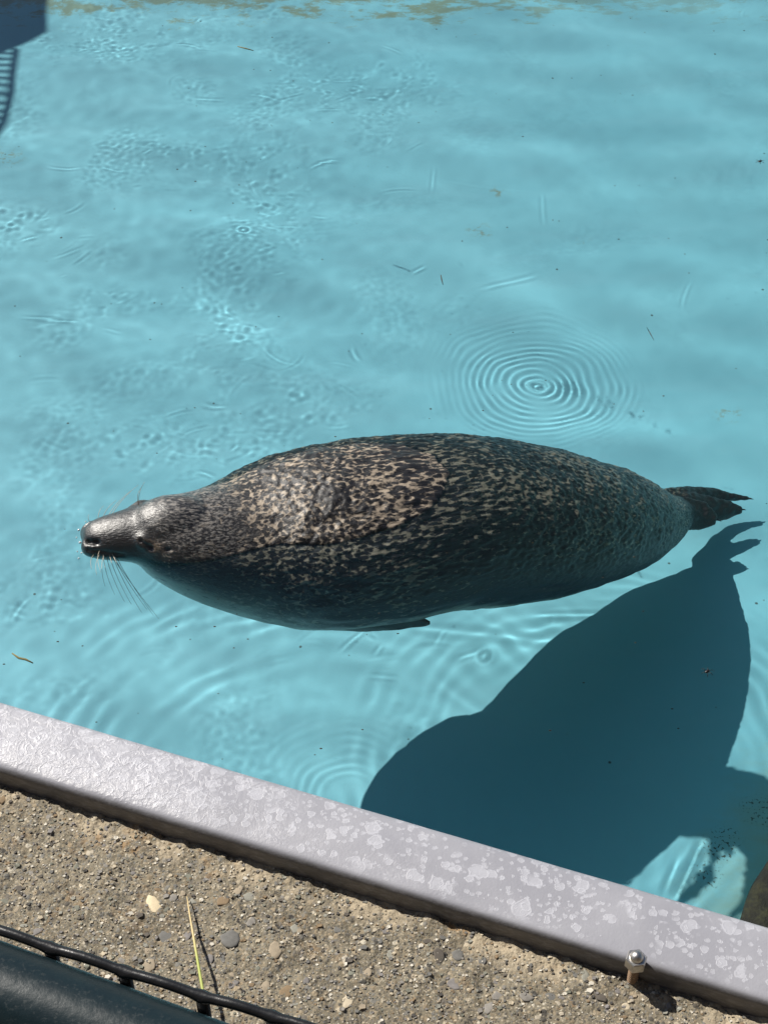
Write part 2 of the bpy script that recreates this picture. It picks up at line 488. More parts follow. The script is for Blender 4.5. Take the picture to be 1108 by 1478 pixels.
# many short kinks of the surface, thick where the water is lively, few elsewhere
rk = np.random.default_rng(77)
hot = [(390, 290, 60, 90), (330, 480, 40, 60), (520, 130, 90, 50), (60, 320, 60, 30), (150, 430, 50, 40), (220, 640, 90, 40), (330, 650, 70, 25), (60, 870, 60, 40), (180, 70, 120, 50),
       (430, 590, 70, 40), (260, 220, 100, 60), (500, 330, 120, 120), (300, 780, 200, 200), (820, 250, 200, 160), (600, 920, 160, 40)]
for k in range(150):
    hx, hy, sx_, sy_ = hot[min(int(rk.integers(0, 17)), 14)]
    px, py = rk.normal(hx, sx_), rk.normal(hy, sy_)
    if not (-20 < px < 1120 and -10 < py < 1120): continue
    q = source(px, py)
    L, wd, an = rk.uniform(.008, .05), rk.uniform(.006, .011), rk.normal(.15, .7)
    i0, i1 = np.searchsorted(yd, [q.y - .12, q.y + .12]); j0, j1 = np.searchsorted(xd, [q.x - .12, q.x + .12])
    if i1 - i0 < 4 or j1 - j0 < 4: continue
    xx, yy = XD[i0:i1, j0:j1] - q.x, YD[i0:i1, j0:j1] - q.y
    u = xx * math.cos(an) + yy * math.sin(an)
    v = -xx * math.sin(an) + yy * math.cos(an) + rk.uniform(-6, 6) * u * u
    Z[i0:i1, j0:j1] += add_wave(np.cos(np.clip(v / wd, -1.5, 1.5) * math.pi) * np.exp(-(v / wd) ** 2 - (u / L) ** 4), wd * 2, rk.uniform(.25, .85) * rk.choice([-.6, 1]))
wx = np.clip(np.minimum(XD - xd[0], xd[-1] - XD) / .25, 0, 1)
wy = np.clip(np.minimum(YD - yd[0], yd[-1] - YD) / .25, 0, 1)
Z *= wx * wy
XF, YF = np.meshgrid(xs, ys)
ZF = np.zeros_like(XF)
ZF[19:19 + ny, 39:39 + nx] = Z
water = tag(new_obj('water', grid_mesh('water', np.stack([XF, YF, ZF], -1)), M_WATER), kind='structure')
water.cycles.is_caustics_caster = True

# ------------------------------------------------------------------ grey rail along the pool edge
def rail_profile():
    pts = []
    r1, r2 = .024, .013
    for a in np.linspace(180, 90, 7): pts.append((r1 + r1 * math.cos(R(a)), COPE - r1 + r1 * math.sin(R(a))))
    for f in np.linspace(0.12, .88, 8): pts.append((r1 + (CW - r1 - r2) * f, COPE + .0035 * math.sin(math.pi * f)))
    for a in np.linspace(90, -4, 7): pts.append((CW - r2 + r2 * math.cos(R(a)), COPE - r2 + r2 * math.sin(R(a))))
    pts.append((CW + .001, DECK - .02))
    return [(0, -.12)] + pts + [(CW + .001, -.12)]
prof = rail_profile()
secs = np.concatenate([[-3.6, -2.4], np.linspace(-1.4, 1.4, 281), [2.0, 3.0]])
P = np.zeros((len(secs), len(prof), 3))
run = np.zeros_like(P)
for i, s in enumerate(secs):
    for j, (w, z) in enumerate(prof):
        d = .0010 * mnoise.noise(Vector((s * 14, w * 30, z * 30))) + .0012 * mnoise.noise(Vector((s * 3, w * 9, 5)))
        P[i, j] = rail_pt(s, w + d, z + d * .8)
        run[i, j] = (s, w - CW / 2, 0)
me = grid_mesh('coping', P)
a = me.attributes.new('run', 'FLOAT_VECTOR', 'POINT')
a.data.foreach_set('vector', run.astype(np.float32).ravel())
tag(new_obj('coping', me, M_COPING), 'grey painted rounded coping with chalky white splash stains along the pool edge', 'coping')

# ------------------------------------------------------------------ concrete ledge in front of it
LW = CW - .03
us = np.concatenate([[-3.6, -2.5, -1.5], np.arange(-.95, 1.1, .0045), [1.6, 2.2, 3.0]])
vs = np.concatenate([np.arange(0, .62, .0045), [.7, .8]])
U, V = np.meshgrid(us, vs)
hgt = np.zeros_like(U)
n1, n2 = len(vs), len(us)
hgt += .0008 * fftnoise(n1, n2, .0045, .012, .03, 41) + .0014 * fftnoise(n1, n2, .0045, .05, .2, 42)
hgt -= .006 * np.clip(fftnoise(n1, n2, .0045, .015, .06, 43) - 2.0, 0, 1.5)
hgt += .004 * np.exp(-((V - .035) / .02) ** 2) * np.clip(.4 + fftnoise(n1, n2, .0045, .02, .12, 44) * .5, 0, 2)
P = np.zeros((n1, n2, 3))
base = O1 + N1 * LW
P[..., 0] = base.x + E1.x * U + N1.x * V
P[..., 1] = base.y + E1.y * U + N1.y * V
P[..., 2] = DECK + hgt
me = grid_mesh('concrete_ledge', P)
a = me.attributes.new('edge', 'FLOAT', 'POINT')
a.data.foreach_set('value', (V - .035).astype(np.float32).ravel())
ledge = bpy.data.objects.new('concrete_ledge', None)
col.objects.link(ledge)
ledge.location = (base.x, base.y, .045)
tag(ledge, 'rough exposed aggregate concrete ledge with embedded pebbles below the grey coping', 'ledge')
new_obj('surface', me, M_CONC, ledge)
front = [rail_pt(-3.6, LW + .8, DECK), rail_pt(3.0, LW + .8, DECK)]
new_obj('front_face', pyd('front_face', [front[0], front[1], (*front[1][:2], .04), (*front[0][:2], .04)], [(0, 1, 2, 3)]), M_CONC, ledge, smooth=False)

def ledge_h(p):
    d = p - base
    i = int(np.clip(np.searchsorted(vs, d.dot(N1)), 0, n1 - 1)); j = int(np.clip(np.searchsorted(us, d.dot(E1)), 0, n2 - 1))
    return DECK + hgt[i, j]
# embedded pebbles: shared low meshes
PEBC = [(.27, .27, .29), (.20, .21, .22), (.33, .33, .33), (.46, .41, .33), (.58, .55, .48), (.30, .23, .15), (.14, .13, .12), (.36, .38, .36), (.66, .61, .50), (.25, .27, .24)]
M_PEB = [plain('pebble_%d' % i, tuple(x * k for x, k in zip(c, (.66, .61, .54))), .85, .4, 150) for i, c in enumerate(PEBC)]
M_CREAM = plain('cream_pebble', (.60, .50, .33), .75, .15, 200)
def pebble_mesh(seed, mat, flat=.45, n=9, shape=None):
    r = random.Random(seed)
    rad = [1 + r.uniform(-.22, .22) for _ in range(n)]
    if shape: rad = shape
    v, f = [], []
    for k, (s, z) in enumerate(((1.0, -.35), (.97, .05), (.72, .75 * flat))):
        for j in range(n):
            a = 2 * math.pi * j / n
            v.append((s * rad[j] * math.cos(a) * (1 + .06 * r.uniform(-1, 1)), s * rad[j] * math.sin(a), z + r.uniform(-.05, .05)))
    v.append((0.05, 0, flat))
    for k in range(2):
        for j in range(n):
            f.append((k * n + j, k * n + (j + 1) % n, (k + 1) * n + (j + 1) % n, (k + 1) * n + j))
    for j in range(n):
        f.append((2 * n + j, 2 * n + (j + 1) % n, 3 * n))
    me = pyd('pebble', v, f)
    me.materials.append(mat)
    me.polygons.foreach_set('use_smooth', [True] * len(me.polygons))
    return me
PEB = [[pebble_mesh(i * 31 + k, M_PEB[i], .10 + .16 * random.random()) for k in range(4)] for i in range(len(PEBC))]
def put_pebble(p, r, me, asp=1.0, rot=None, name='pebble', lift=0.0):
    o = bpy.data.objects.new(name, me)
    col.objects.link(o)
    o.parent = ledge
    o.location = Vector((p.x, p.y, ledge_h(p) + lift - r * .03)) - ledge.location
    o.rotation_euler = (random.uniform(-.12, .12), random.uniform(-.12, .12), random.uniform(0, 6.28) if rot is None else rot)
    o.scale = (r * asp, r / asp, r * .55)
    return o
def ledge_px(px, py):
    return at(px, py, DECK)
PXM = 2.75 / F                                        # metres per pixel on the ledge
special = [(332, 1357, 13, 1), (397, 1372, 12, 3), (501, 1447, 9, 8), (120, 1276, 6, 8), (240, 1352, 10, 1), (270, 1352, 7, 0), (383, 1424, 8, 3), (413, 1431, 9, 5), (250, 1297, 6, 2),
           (280, 1299, 6, 7), (300, 1385, 8, 0), (345, 1390, 7, 3), (65, 1322, 7, 9), (180, 1385, 7, 2), (213, 1372, 6, 3), (530, 1404, 7, 3), (655, 1420, 9, 0), (720, 1412, 8, 0),
           (600, 1440, 7, 3), (795, 1440, 8, 1), (560, 1345, 6, 0), (660, 1378, 8, 1), (875, 1455, 6, 0), (640, 1350, 6, 1), (705, 1455, 7, 2), (455, 1350, 7, 2), (500, 1385, 7, 4), (550, 1392, 6, 3)]
for px, py, rp, ci in special:
    put_pebble(ledge_px(px, py), rp * PXM * .88, random.choice(PEB[ci]), random.uniform(.95, 1.3))
# pale half-moon stone
cm = pebble_mesh(99, M_CREAM, .3, 10, [1.15, 1.0, .9, .8, .95, 1.2, .85, .55, .5, .75])
put_pebble(ledge_px(222, 1308), 13 * PXM, cm, 1.1, R(-62), lift=.001)['label'] = 'pale cream half-moon stone'
n_p = 0
taken = [(ledge_px(px, py), rp * PXM) for px, py, rp, ci in special]
while n_p < 265:
    px, py = random.uniform(-10, 1090), random.uniform(1150, 1480)
    p = ledge_px(px, py)
    w = (p - base).dot(N1)
    if w < .05: continue
    r = (1.9 + random.expovariate(1 / 1.7)) * PXM
    if r > 9 * PXM or any((p - q).length < (r + s) * .95 for q, s in taken): continue
    taken.append((p, r))
    put_pebble(p, r, random.choice(random.choices(PEB, weights=[7, 5, 6, 7, 4, 4, 3, 5, 4, 5])[0]), random.uniform(.9, 1.35))
    n_p += 1
# grit too small to pick apart
def grit(name, count, rlo, rhi, mats):
    r = np.random.default_rng(5)
    v, f, mi = [], [], []
    for k in range(count):
        s, w = r.uniform(-.95, .95), r.uniform(.035, .50) ** 1.0
        q = base + E1 * s + N1 * w
        z = ledge_h(q)
        rad = r.uniform(rlo, rhi) * (1 + r.exponential(.35))
        a0, asp = r.uniform(0, 6.28), r.uniform(.7, 1.4)
        b = len(v)
        for j in range(5):
            a = a0 + j * 2 * math.pi / 5
            v.append((q.x + rad * math.cos(a) * asp, q.y + rad * math.sin(a), z - .0012))
        for j in range(5):
            a = a0 + j * 2 * math.pi / 5 + .3
            v.append((q.x + .7 * rad * math.cos(a) * asp, q.y + .7 * rad * math.sin(a), z + rad * r.uniform(.25, .6)))
        for j in range(5):
            f.append((b + j, b + (j + 1) % 5, b + 5 + (j + 1) % 5, b + 5 + j))
        f.append(tuple(b + 5 + j for j in range(5)))
        mi += [int(r.integers(0, len(mats)))] * 6
    me = pyd(name, v, f)
    for m in mats: me.materials.append(m)
    me.polygons.foreach_set('material_index', mi)
    me.update()
    return tag(new_obj(name, me, None, ledge, smooth=False), kind='stuff')
grit('grit', 19000, .0009, .0023, M_PEB + [plain('pale_grit', (.55, .51, .43), .8, .2, 90), plain('dark_grit', (.05, .045, .04), .8, .2, 90)])

# ------------------------------------------------------------------ anchor bolt
def build_bolt():
    b0 = at(911, 1417, DECK)
    root = bpy.data.objects.new('anchor_bolt', None)
    col.objects.link(root)
    root.location = (b0.x, b0.y, DECK - .004)
    tag(root, 'rusty threaded anchor bolt with shiny domed cap nut standing in the concrete', 'bolt')
    rad, hs = .0075, .050
    t = NT('rusty_thread')
    f = t.noise(t.pos(), 300, 4)
    t.set(Base_Color=t.mix(f, (.16, .09, .05), (.42, .30, .20)), Metallic=.3, Roughness=.55)
    bm = bmesh.new()
    n = 40
    pts = [Vector((0, 0, -.02))] + [Vector((0, 0, hs * k / n)) for k in range(n + 1)]
    rr = [rad] + [rad * (1.0 if k % 4 < 2 else .86) for k in range(n + 1)]
    tube_into(bm, pts, rr, 20)
    o = new_obj('threaded_rod', from_bm('threaded_rod', bm), t.m, smooth=False)
    o.parent = root
    s = NT('stainless_nut')
    s.set(Base_Color=s.mix(s.noise(s.pos(), 200, 3), (.42, .40, .37), (.66, .63, .59)), Metallic=1.0, Roughness=s.math('ADD', .26, s.math('MULTIPLY', s.noise(s.pos(), 400, 3), .2)))
    bm = bmesh.new()
    hx, hh = .0152, .0165
    rings = []
    for z, k in ((hs - .002, .90), (hs - .002 + .0015, 1.0), (hs + hh - .002, 1.0), (hs + hh, .90)):
        rings.append([bm.verts.new((hx * k * math.cos(R(60 * j + 8)), hx * k * math.sin(R(60 * j + 8)), z)) for j in range(6)])
    for a, b in zip(rings, rings[1:]):
        for j in range(6):
            bm.faces.new((a[j], a[(j + 1) % 6], b[(j + 1) % 6], b[j]))
    bm.faces.new(rings[0][::-1]); bm.faces.new(rings[-1])
    o = new_obj('hexagon_nut', from_bm('hexagon_nut', bm), s.m, smooth=False)
    o.parent = root
    bm = bmesh.new()
    tube_into(bm, [Vector((0, 0, hs + hh - .001 + .0105 * math.sin(R(a)))) for a in range(0, 91, 9)], [max(.0100 * math.cos(R(a)), .0004) for a in range(0, 91, 9)], 28)
    o = new_obj('dome_cap', from_bm('dome_cap', bm), s.m)
    o.parent = root
build_bolt()

# ------------------------------------------------------------------ the seal
def catmull(xs_, ys_, q):
    xs_, ys_ = np.asarray(xs_, float), np.asarray(ys_, float)
    m = np.gradient(ys_, xs_)
    i = np.clip(np.searchsorted(xs_, q) - 1, 0, len(xs_) - 2)
    h = xs_[i + 1] - xs_[i]
    t = (q - xs_[i]) / h
    return (2 * t**3 - 3 * t**2 + 1) * ys_[i] + (t**3 - 2 * t**2 + t) * h * m[i] + (-2 * t**3 + 3 * t**2) * ys_[i + 1] + (t**3 - t**2) * h * m[i + 1]
#        column, upper outline, lower outline in the photograph
ST = np.array([(119, 776, 792), (123, 765, 803), (132, 754, 809), (150, 745, 813), (172, 739, 817), (190, 731, 819), (205, 722, 823), (230, 711, 840), (260, 701, 857), (330, 680, 886), (375, 661, 899),
               (420, 645, 907), (500, 629, 907), (560, 620, 896), (600, 618, 887), (660, 621, 879), (720, 630, 873), (800, 648, 860), (850, 660, 846), (900, 675, 827), (935, 690, 808), (960, 700, 788), (985, 709, 764), (1005, 716, 752)], float)
zx = [119, 150, 205, 235, 270, 340, 430, 600, 850, 1005, 1075]
zz = [-.006, -.002, .000, -.016, -.050, -.116, -.160, -.205, -.535, -.795, -.87]
qx = np.linspace(119, 1005, 210)
ctop, cbot = catmull(ST[:, 0], ST[:, 1], qx), catmull(ST[:, 0], ST[:, 2], qx)
_k = np.exp(-.5 * (np.arange(-90, 91) / 32.0) ** 2); _k /= _k.sum()
_full = np.arange(-200, 1300.0)
_prof = np.interp(_full, zx, zz)
_prof[_full > 1075] = -.87 - (_full[_full > 1075] - 1075) * .0013
cz = np.interp(qx, _full, np.convolve(_prof, _k, 'same'))
CEN, RAD = [], []
for x, a, b, z in zip(qx, ctop, cbot, cz):
    p = at(x, (a + b) / 2, z)
    CEN.append(p)
    RAD.append((b - a) / 2 * (p - Vector((0, 0, CAMZ))).length / F)
CEN = np.array([tuple(p) for p in CEN]); RAD = np.array(RAD)
RAD *= 1 + .15 * np.clip(-CEN[:, 2] / .14, 0, 1)            # bodies under water look flattened from above: restore them
RAD *= np.interp(qx, [780, 900, 960, 1005], [1, .90, .75, .56])
# smooth the path a little
for _ in range(40):
    CEN[1:-1] = .5 * CEN[1:-1] + .25 * (CEN[:-2] + CEN[2:])
TAN = np.gradient(CEN, axis=0); TAN /= np.linalg.norm(TAN, axis=1)[:, None]     # towards the tail
UPB = np.array([0, 0, 1.0]) - TAN * TAN[:, 2:3]; UPB /= np.linalg.norm(UPB, axis=1)[:, None]
SID = np.cross(TAN, UPB)                                                        # one flank
ARC = np.concatenate([[0], np.cumsum(np.linalg.norm(np.diff(CEN, axis=0), axis=1))])
SLEN = ARC[-1]

def flat_loft(bm, path, widths, thick, wdir, n=14):
    """flattened tube: a flipper"""
    rings = []
    for k, p in enumerate(path):
        t = (path[min(k + 1, len(path) - 1)] - path[max(k - 1, 0)]).normalized()
        s = (wdir - t * wdir.dot(t)).normalized()
        u = t.cross(s).normalized()
        rings.append([bm.verts.new(p + s * widths[k] * math.cos(2 * math.pi * j / n) + u * thick[k] * math.sin(2 * math.pi * j / n)) for j in range(n)])
    for a, b in zip(rings, rings[1:]):
        for j in range(n):
            bm.faces.new((a[j], a[(j + 1) % n], b[(j + 1) % n], b[j]))
    bm.faces.new(rings[0][::-1]); bm.faces.new(rings[-1])

def ellipsoid(bm, c, ax, ay, az, X_, Y_, Z_):
    m = Matrix.Translation(c) @ Matrix((X_ * ax, Y_ * ay, Z_ * az)).transposed().to_4x4()
    bmesh.ops.create_uvsphere(bm, u_segments=24, v_segments=14, radius=1.0, matrix=m)

bm = bmesh.new()
NS = 48
rings = []
for c, r, u, s in zip(CEN, RAD, UPB, SID):
    rings.append([bm.verts.new(Vector(c + (s * math.cos(2 * math.pi * j / NS) + u * math.sin(2 * math.pi * j / NS)) * r)) for j in range(NS)])
for a, b in zip(rings, rings[1:]):
    for j in range(NS):
        bm.faces.new((a[j], a[(j + 1) % NS], b[(j + 1) % NS], b[j]))
bm.faces.new(rings[0][::-1]); bm.faces.new(rings[-1])
def frame(x):
    i = int(np.argmin(abs(qx - x)))
    return Vector(CEN[i]), Vector(TAN[i]), Vector(UPB[i]), Vector(SID[i]), RAD[i]
NEAR = 1.0 if SID[60][1] < 0 else -1.0                   # sign of the flank that faces the viewer
# muzzle pads and brows
c, t, u, s, r = frame(141)
for sg in (-1, 1):
    ellipsoid(bm, c + s * sg * r * .42 + u * r * .10, r * .72, r * .60, r * .66, t, s, u)
c, t, u, s, r = frame(206)
for sg in (-1, 1):
    ellipsoid(bm, c + s * sg * r * .56 + u * r * .42, r * .42, r * .32, r * .34, t, s, u)
c, t, u, s, r = frame(258)
ellipsoid(bm, c + u * r * .12, .120, r * .72, r * .88, t, s, u)
# fore flipper folded against the viewer's flank, tip trailing free
def flank(x, ang, k):
    c, t, u, s, r = frame(x)
    return c + (s * NEAR * math.cos(R(ang)) + u * math.sin(R(ang))) * r * k
path = [flank(430, -50, .88), flank(470, -48, .94), flank(510, -46, .99), flank(545, -45, 1.02), flank(575, -43, 1.045), flank(598, -41, 1.07), flank(608, -40, 1.085)]
flat_loft(bm, path, [.030, .036, .034, .030, .024, .014, .004], [.010, .010, .009, .008, .007, .005, .002], Vector((0, 0, -1)))
# same on the far flank, hidden below
pathf = []
for x, ang, k in ((400, -50, .86), (450, -48, .93), (500, -46, .97), (550, -44, .99), (585, -43, 1.0)):
    c, t, u, s, r = frame(x)
    pathf.append(c + (-s * NEAR * math.cos(R(ang)) + u * math.sin(R(ang))) * r * k)
flat_loft(bm, pathf, [.035, .045, .045, .036, .012], [.012, .012, .010, .008, .004], Vector((0, 0, 1)))
# hind flippers: dark pointed blades, the nearer one folded over the other
claws = []
hpts = []
def blade(px_path, z_path, widths, wdir, tips):
    pts = [at(x, y, z) for (x, y), z in zip(px_path, z_path)]
    hpts.extend(pts[1:] + [pts[-2].lerp(pts[-1], .5)])
    flat_loft(bm, pts, widths, [.022, .018, .013, .010, .006], wdir)
    t = (pts[-1] - pts[-2]).normalized()
    s = (wdir - t * wdir.dot(t)).normalized()
    for k in tips:
        claws.append((pts[-1].lerp(pts[-2], .30 * abs(k)) + s * k * widths[-2] * .75, (t + s * k * .5).normalized()))
blade([(958, 722), (1000, 716), (1030, 715), (1058, 717), (1080, 719)], [-.745, -.80, -.835, -.855, -.865], [.034, .028, .020, .012, .003], Vector((.12, .80, .50)).normalized(), (0,))
blade([(958, 728), (1000, 729), (1028, 732), (1052, 734), (1070, 734)], [-.745, -.79, -.815, -.835, -.845], [.036, .036, .032, .026, .010], Vector((.12, .80, .50)).normalized(), (0,))
blade([(930, 737), (960, 738), (990, 739), (1014, 742), (1035, 747)], [-.66, -.715, -.75, -.772, -.785], [.038, .044, .044, .038, .014], Vector((-.12, .75, .60)).normalized(), (0,))
raw = from_bm('raw', bm)
tmp = bpy.data.objects.new('tmp', raw)
col.objects.link(tmp)
md = tmp.modifiers.new('r', 'REMESH'); md.mode = 'VOXEL'; md.voxel_size = .0036
ms = tmp.modifiers.new('s', 'SMOOTH'); ms.factor = .5; ms.iterations = 5
dg = bpy.context.evaluated_depsgraph_get()
bme = bpy.data.meshes.new_from_object(tmp.evaluated_get(dg))
bpy.data.objects.remove(tmp)
nv = len(bme.vertices)
co = np.zeros(nv * 3, np.float32); bme.vertices.foreach_get('co', co); co = co.reshape(-1, 3).astype(np.float64)
# nearest station of the body axis for every vertex
near_i = np.zeros(nv, int)
for k in range(0, nv, 20000):
    d = ((co[k:k + 20000, None, :] - CEN[None]) ** 2).sum(-1)
    near_i[k:k + 20000] = d.argmin(1)
rel = co - CEN[near_i]
au = ARC[near_i] + (rel * TAN[near_i]).sum(1)
av = (rel * SID[near_i]).sum(1) * NEAR                   # positive towards the viewer
aw = (rel * UPB[near_i]).sum(1)
rr = np.maximum(np.hypot(av, aw), 1e-4)
dors = aw / rr
# sculpt: nostril slits, groove between the muzzle pads, closed eyes, ear holes, folds round the tail
nrm = np.zeros(nv * 3, np.float32); bme.vertices.foreach_get('normal', nrm); nrm = nrm.reshape(-1, 3)
dark = np.zeros(nv)
def seg_dist(u0, v0, w0, u1, v1, w1):
    a = np.array([u0, v0, w0]); b = np.array([u1, v1, w1]); ab = b - a
    q = np.stack([au, av, aw], 1) - a
    t = np.clip(q @ ab / (ab @ ab), 0, 1)
    return np.linalg.norm(q - t[:, None] * ab, axis=1)
rm = float(np.interp(140, qx, RAD)); re = float(np.interp(208, qx, RAD))
ue = float(np.interp(206, qx, ARC))
push = np.zeros(nv)
pale = np.zeros(nv)
camv = co - np.array([0, 0, CAMZ])
dep = camv @ np.array(tuple(FWD))
ppx = IW / 2 + F * camv[:, 0] / dep
ppy = IH / 2 - F * (camv @ np.array(tuple(UPV))) / dep
def pick(px, py):
    m = np.where((abs(ppx - px) < 4) & (abs(ppy - py) < 4) & (co[:, 2] > -.05))[0]
    return co[m[dep[m].argmin()]]
def mirror(p):
    i = int(((CEN - p) ** 2).sum(1).argmin())
    return p - 2 * ((p - CEN[i]) @ SID[i]) * SID[i]
def line_d(a, b):
    ab = b - a
    t = np.clip((co - a) @ ab / max(ab @ ab, 1e-9), 0, 1)
    return np.linalg.norm(co - a - t[:, None] * ab, axis=1)
feat = {}
for sg in (0, 1):
    g = (lambda p: p) if sg == 0 else mirror
    d = line_d(g(pick(122, 779)), g(pick(137, 786)))            # nostril
    push -= .010 * np.exp(-(d / .0050) ** 2); dark = np.maximum(dark, np.exp(-(d / .0065) ** 2))
    e0, e1 = g(pick(200, 779)), g(pick(218, 795))               # closed eye
    d = line_d(e0, e1)
    push += .004 * np.exp(-(d / .014) ** 2)
    push -= .007 * np.exp(-(d / .0036) ** 2); dark = np.maximum(dark, np.exp(-(d / .0046) ** 2))
    d = line_d(g(pick(205, 768)), g(pick(222, 775)))            # dark brow
    dark = np.maximum(dark, .8 * np.exp(-(d / .010) ** 4))
    d = line_d(g(pick(210, 775)), g(pick(226, 795)))
    pale = np.maximum(pale, .85 * np.exp(-(d / .011) ** 2))
    d = line_d(g(pick(238, 797)), g(pick(241, 796)))            # ear hole
    push -= .004 * np.exp(-(d / .0035) ** 2); dark = np.maximum(dark, np.exp(-(d / .0045) ** 2))
    d = line_d(g(pick(124, 797)), g(pick(176, 806)))            # mouth line
    push -= .004 * np.exp(-(d / .0035) ** 2); dark = np.maximum(dark, .7 * np.exp(-(d / .004) ** 2))
d = seg_dist(-.01, 0, rm * .9, .004, 0, -rm * .1)
push -= .004 * np.exp(-(d / .004) ** 2)
# gentle muscle and blubber unevenness
lump = np.array([mnoise.noise(Vector((x * 7, y * 11, z * 11))) for x, y, z in zip(au, av, aw)])
rip = np.array([mnoise.noise(Vector((x * 20, y * 34, z * 34))) for x, y, z in zip(au, av, aw)])
rip2 = np.array([mnoise.noise(Vector((x * 70, y * 110, z * 110))) for x, y, z in zip(au, av, aw)])
push += .0030 * rip2 * np.clip((au - .22) / .15, 0, 1) * np.clip((dors + .1) / .4, 0, 1)
push += .0030 * rip * np.clip((au - .2) / .2, 0, 1)
push += .0026 * lump * np.clip((au - .12) / .2, 0, 1) * np.clip((SLEN - au) / .2, 0, 1)
co2 = co + nrm * push[:, None]
# wet fur parts at the waterline: a small lip where the back leaves the water
co2[:, 2] += np.where(dors > .1, .0012 * np.tanh(co2[:, 2] / .0006) * np.exp(-(co2[:, 2] / .02) ** 2), 0)
ff = np.min([np.linalg.norm(co - np.array(tuple(path[k].lerp(path[k + 1], q))), axis=1) for k in range(2, 6) for q in (0, .5)], axis=0)
out_ = np.clip((rr - np.interp(au, ARC, RAD) * 1.0) / .006, 0, 1) * np.clip((.05 - ff) / .015, 0, 1)
dark = np.maximum(dark, out_ * .8)
# the whole rear is flippers: dark
hd = np.min([np.linalg.norm(co - np.array(tuple(q)), axis=1) for q in hpts], axis=0)
hindm = np.maximum(np.clip((au - (SLEN - .12)) / .12, 0, 1) ** 1.5, np.clip((.075 - hd) / .035, 0, 1) * np.clip((au - (SLEN - .22)) / .04, 0, 1))
nosem = np.exp(-((au - 0.0) / .022) ** 2) * np.clip((aw + .01) / .02, 0, 1)
dark = np.maximum(dark, nosem * .8)
seal = bpy.data.objects.new('seal', None)
col.objects.link(seal)
seal.location = (float(CEN[100][0]), float(CEN[100][1]), float(CEN[100][2] - RAD[100]))
tag(seal, 'plump dark mottled seal floating at the surface of the pool with its muzzle up', 'seal')
bme.vertices.foreach_set('co', co2.astype(np.float32).ravel())
def fattr(name, arr):
    a = bme.attributes.new(name, 'FLOAT', 'POINT'); a.data.foreach_set('value', arr.astype(np.float32))
fattr('dors', dors); fattr('dark', dark); fattr('pale', pale); fattr('hind', hindm); fattr('len', au)
a = bme.attributes.new('bc', 'FLOAT_VECTOR', 'POINT'); a.data.foreach_set('vector', np.stack([au, av, aw], 1).astype(np.float32).ravel())
bme.update()

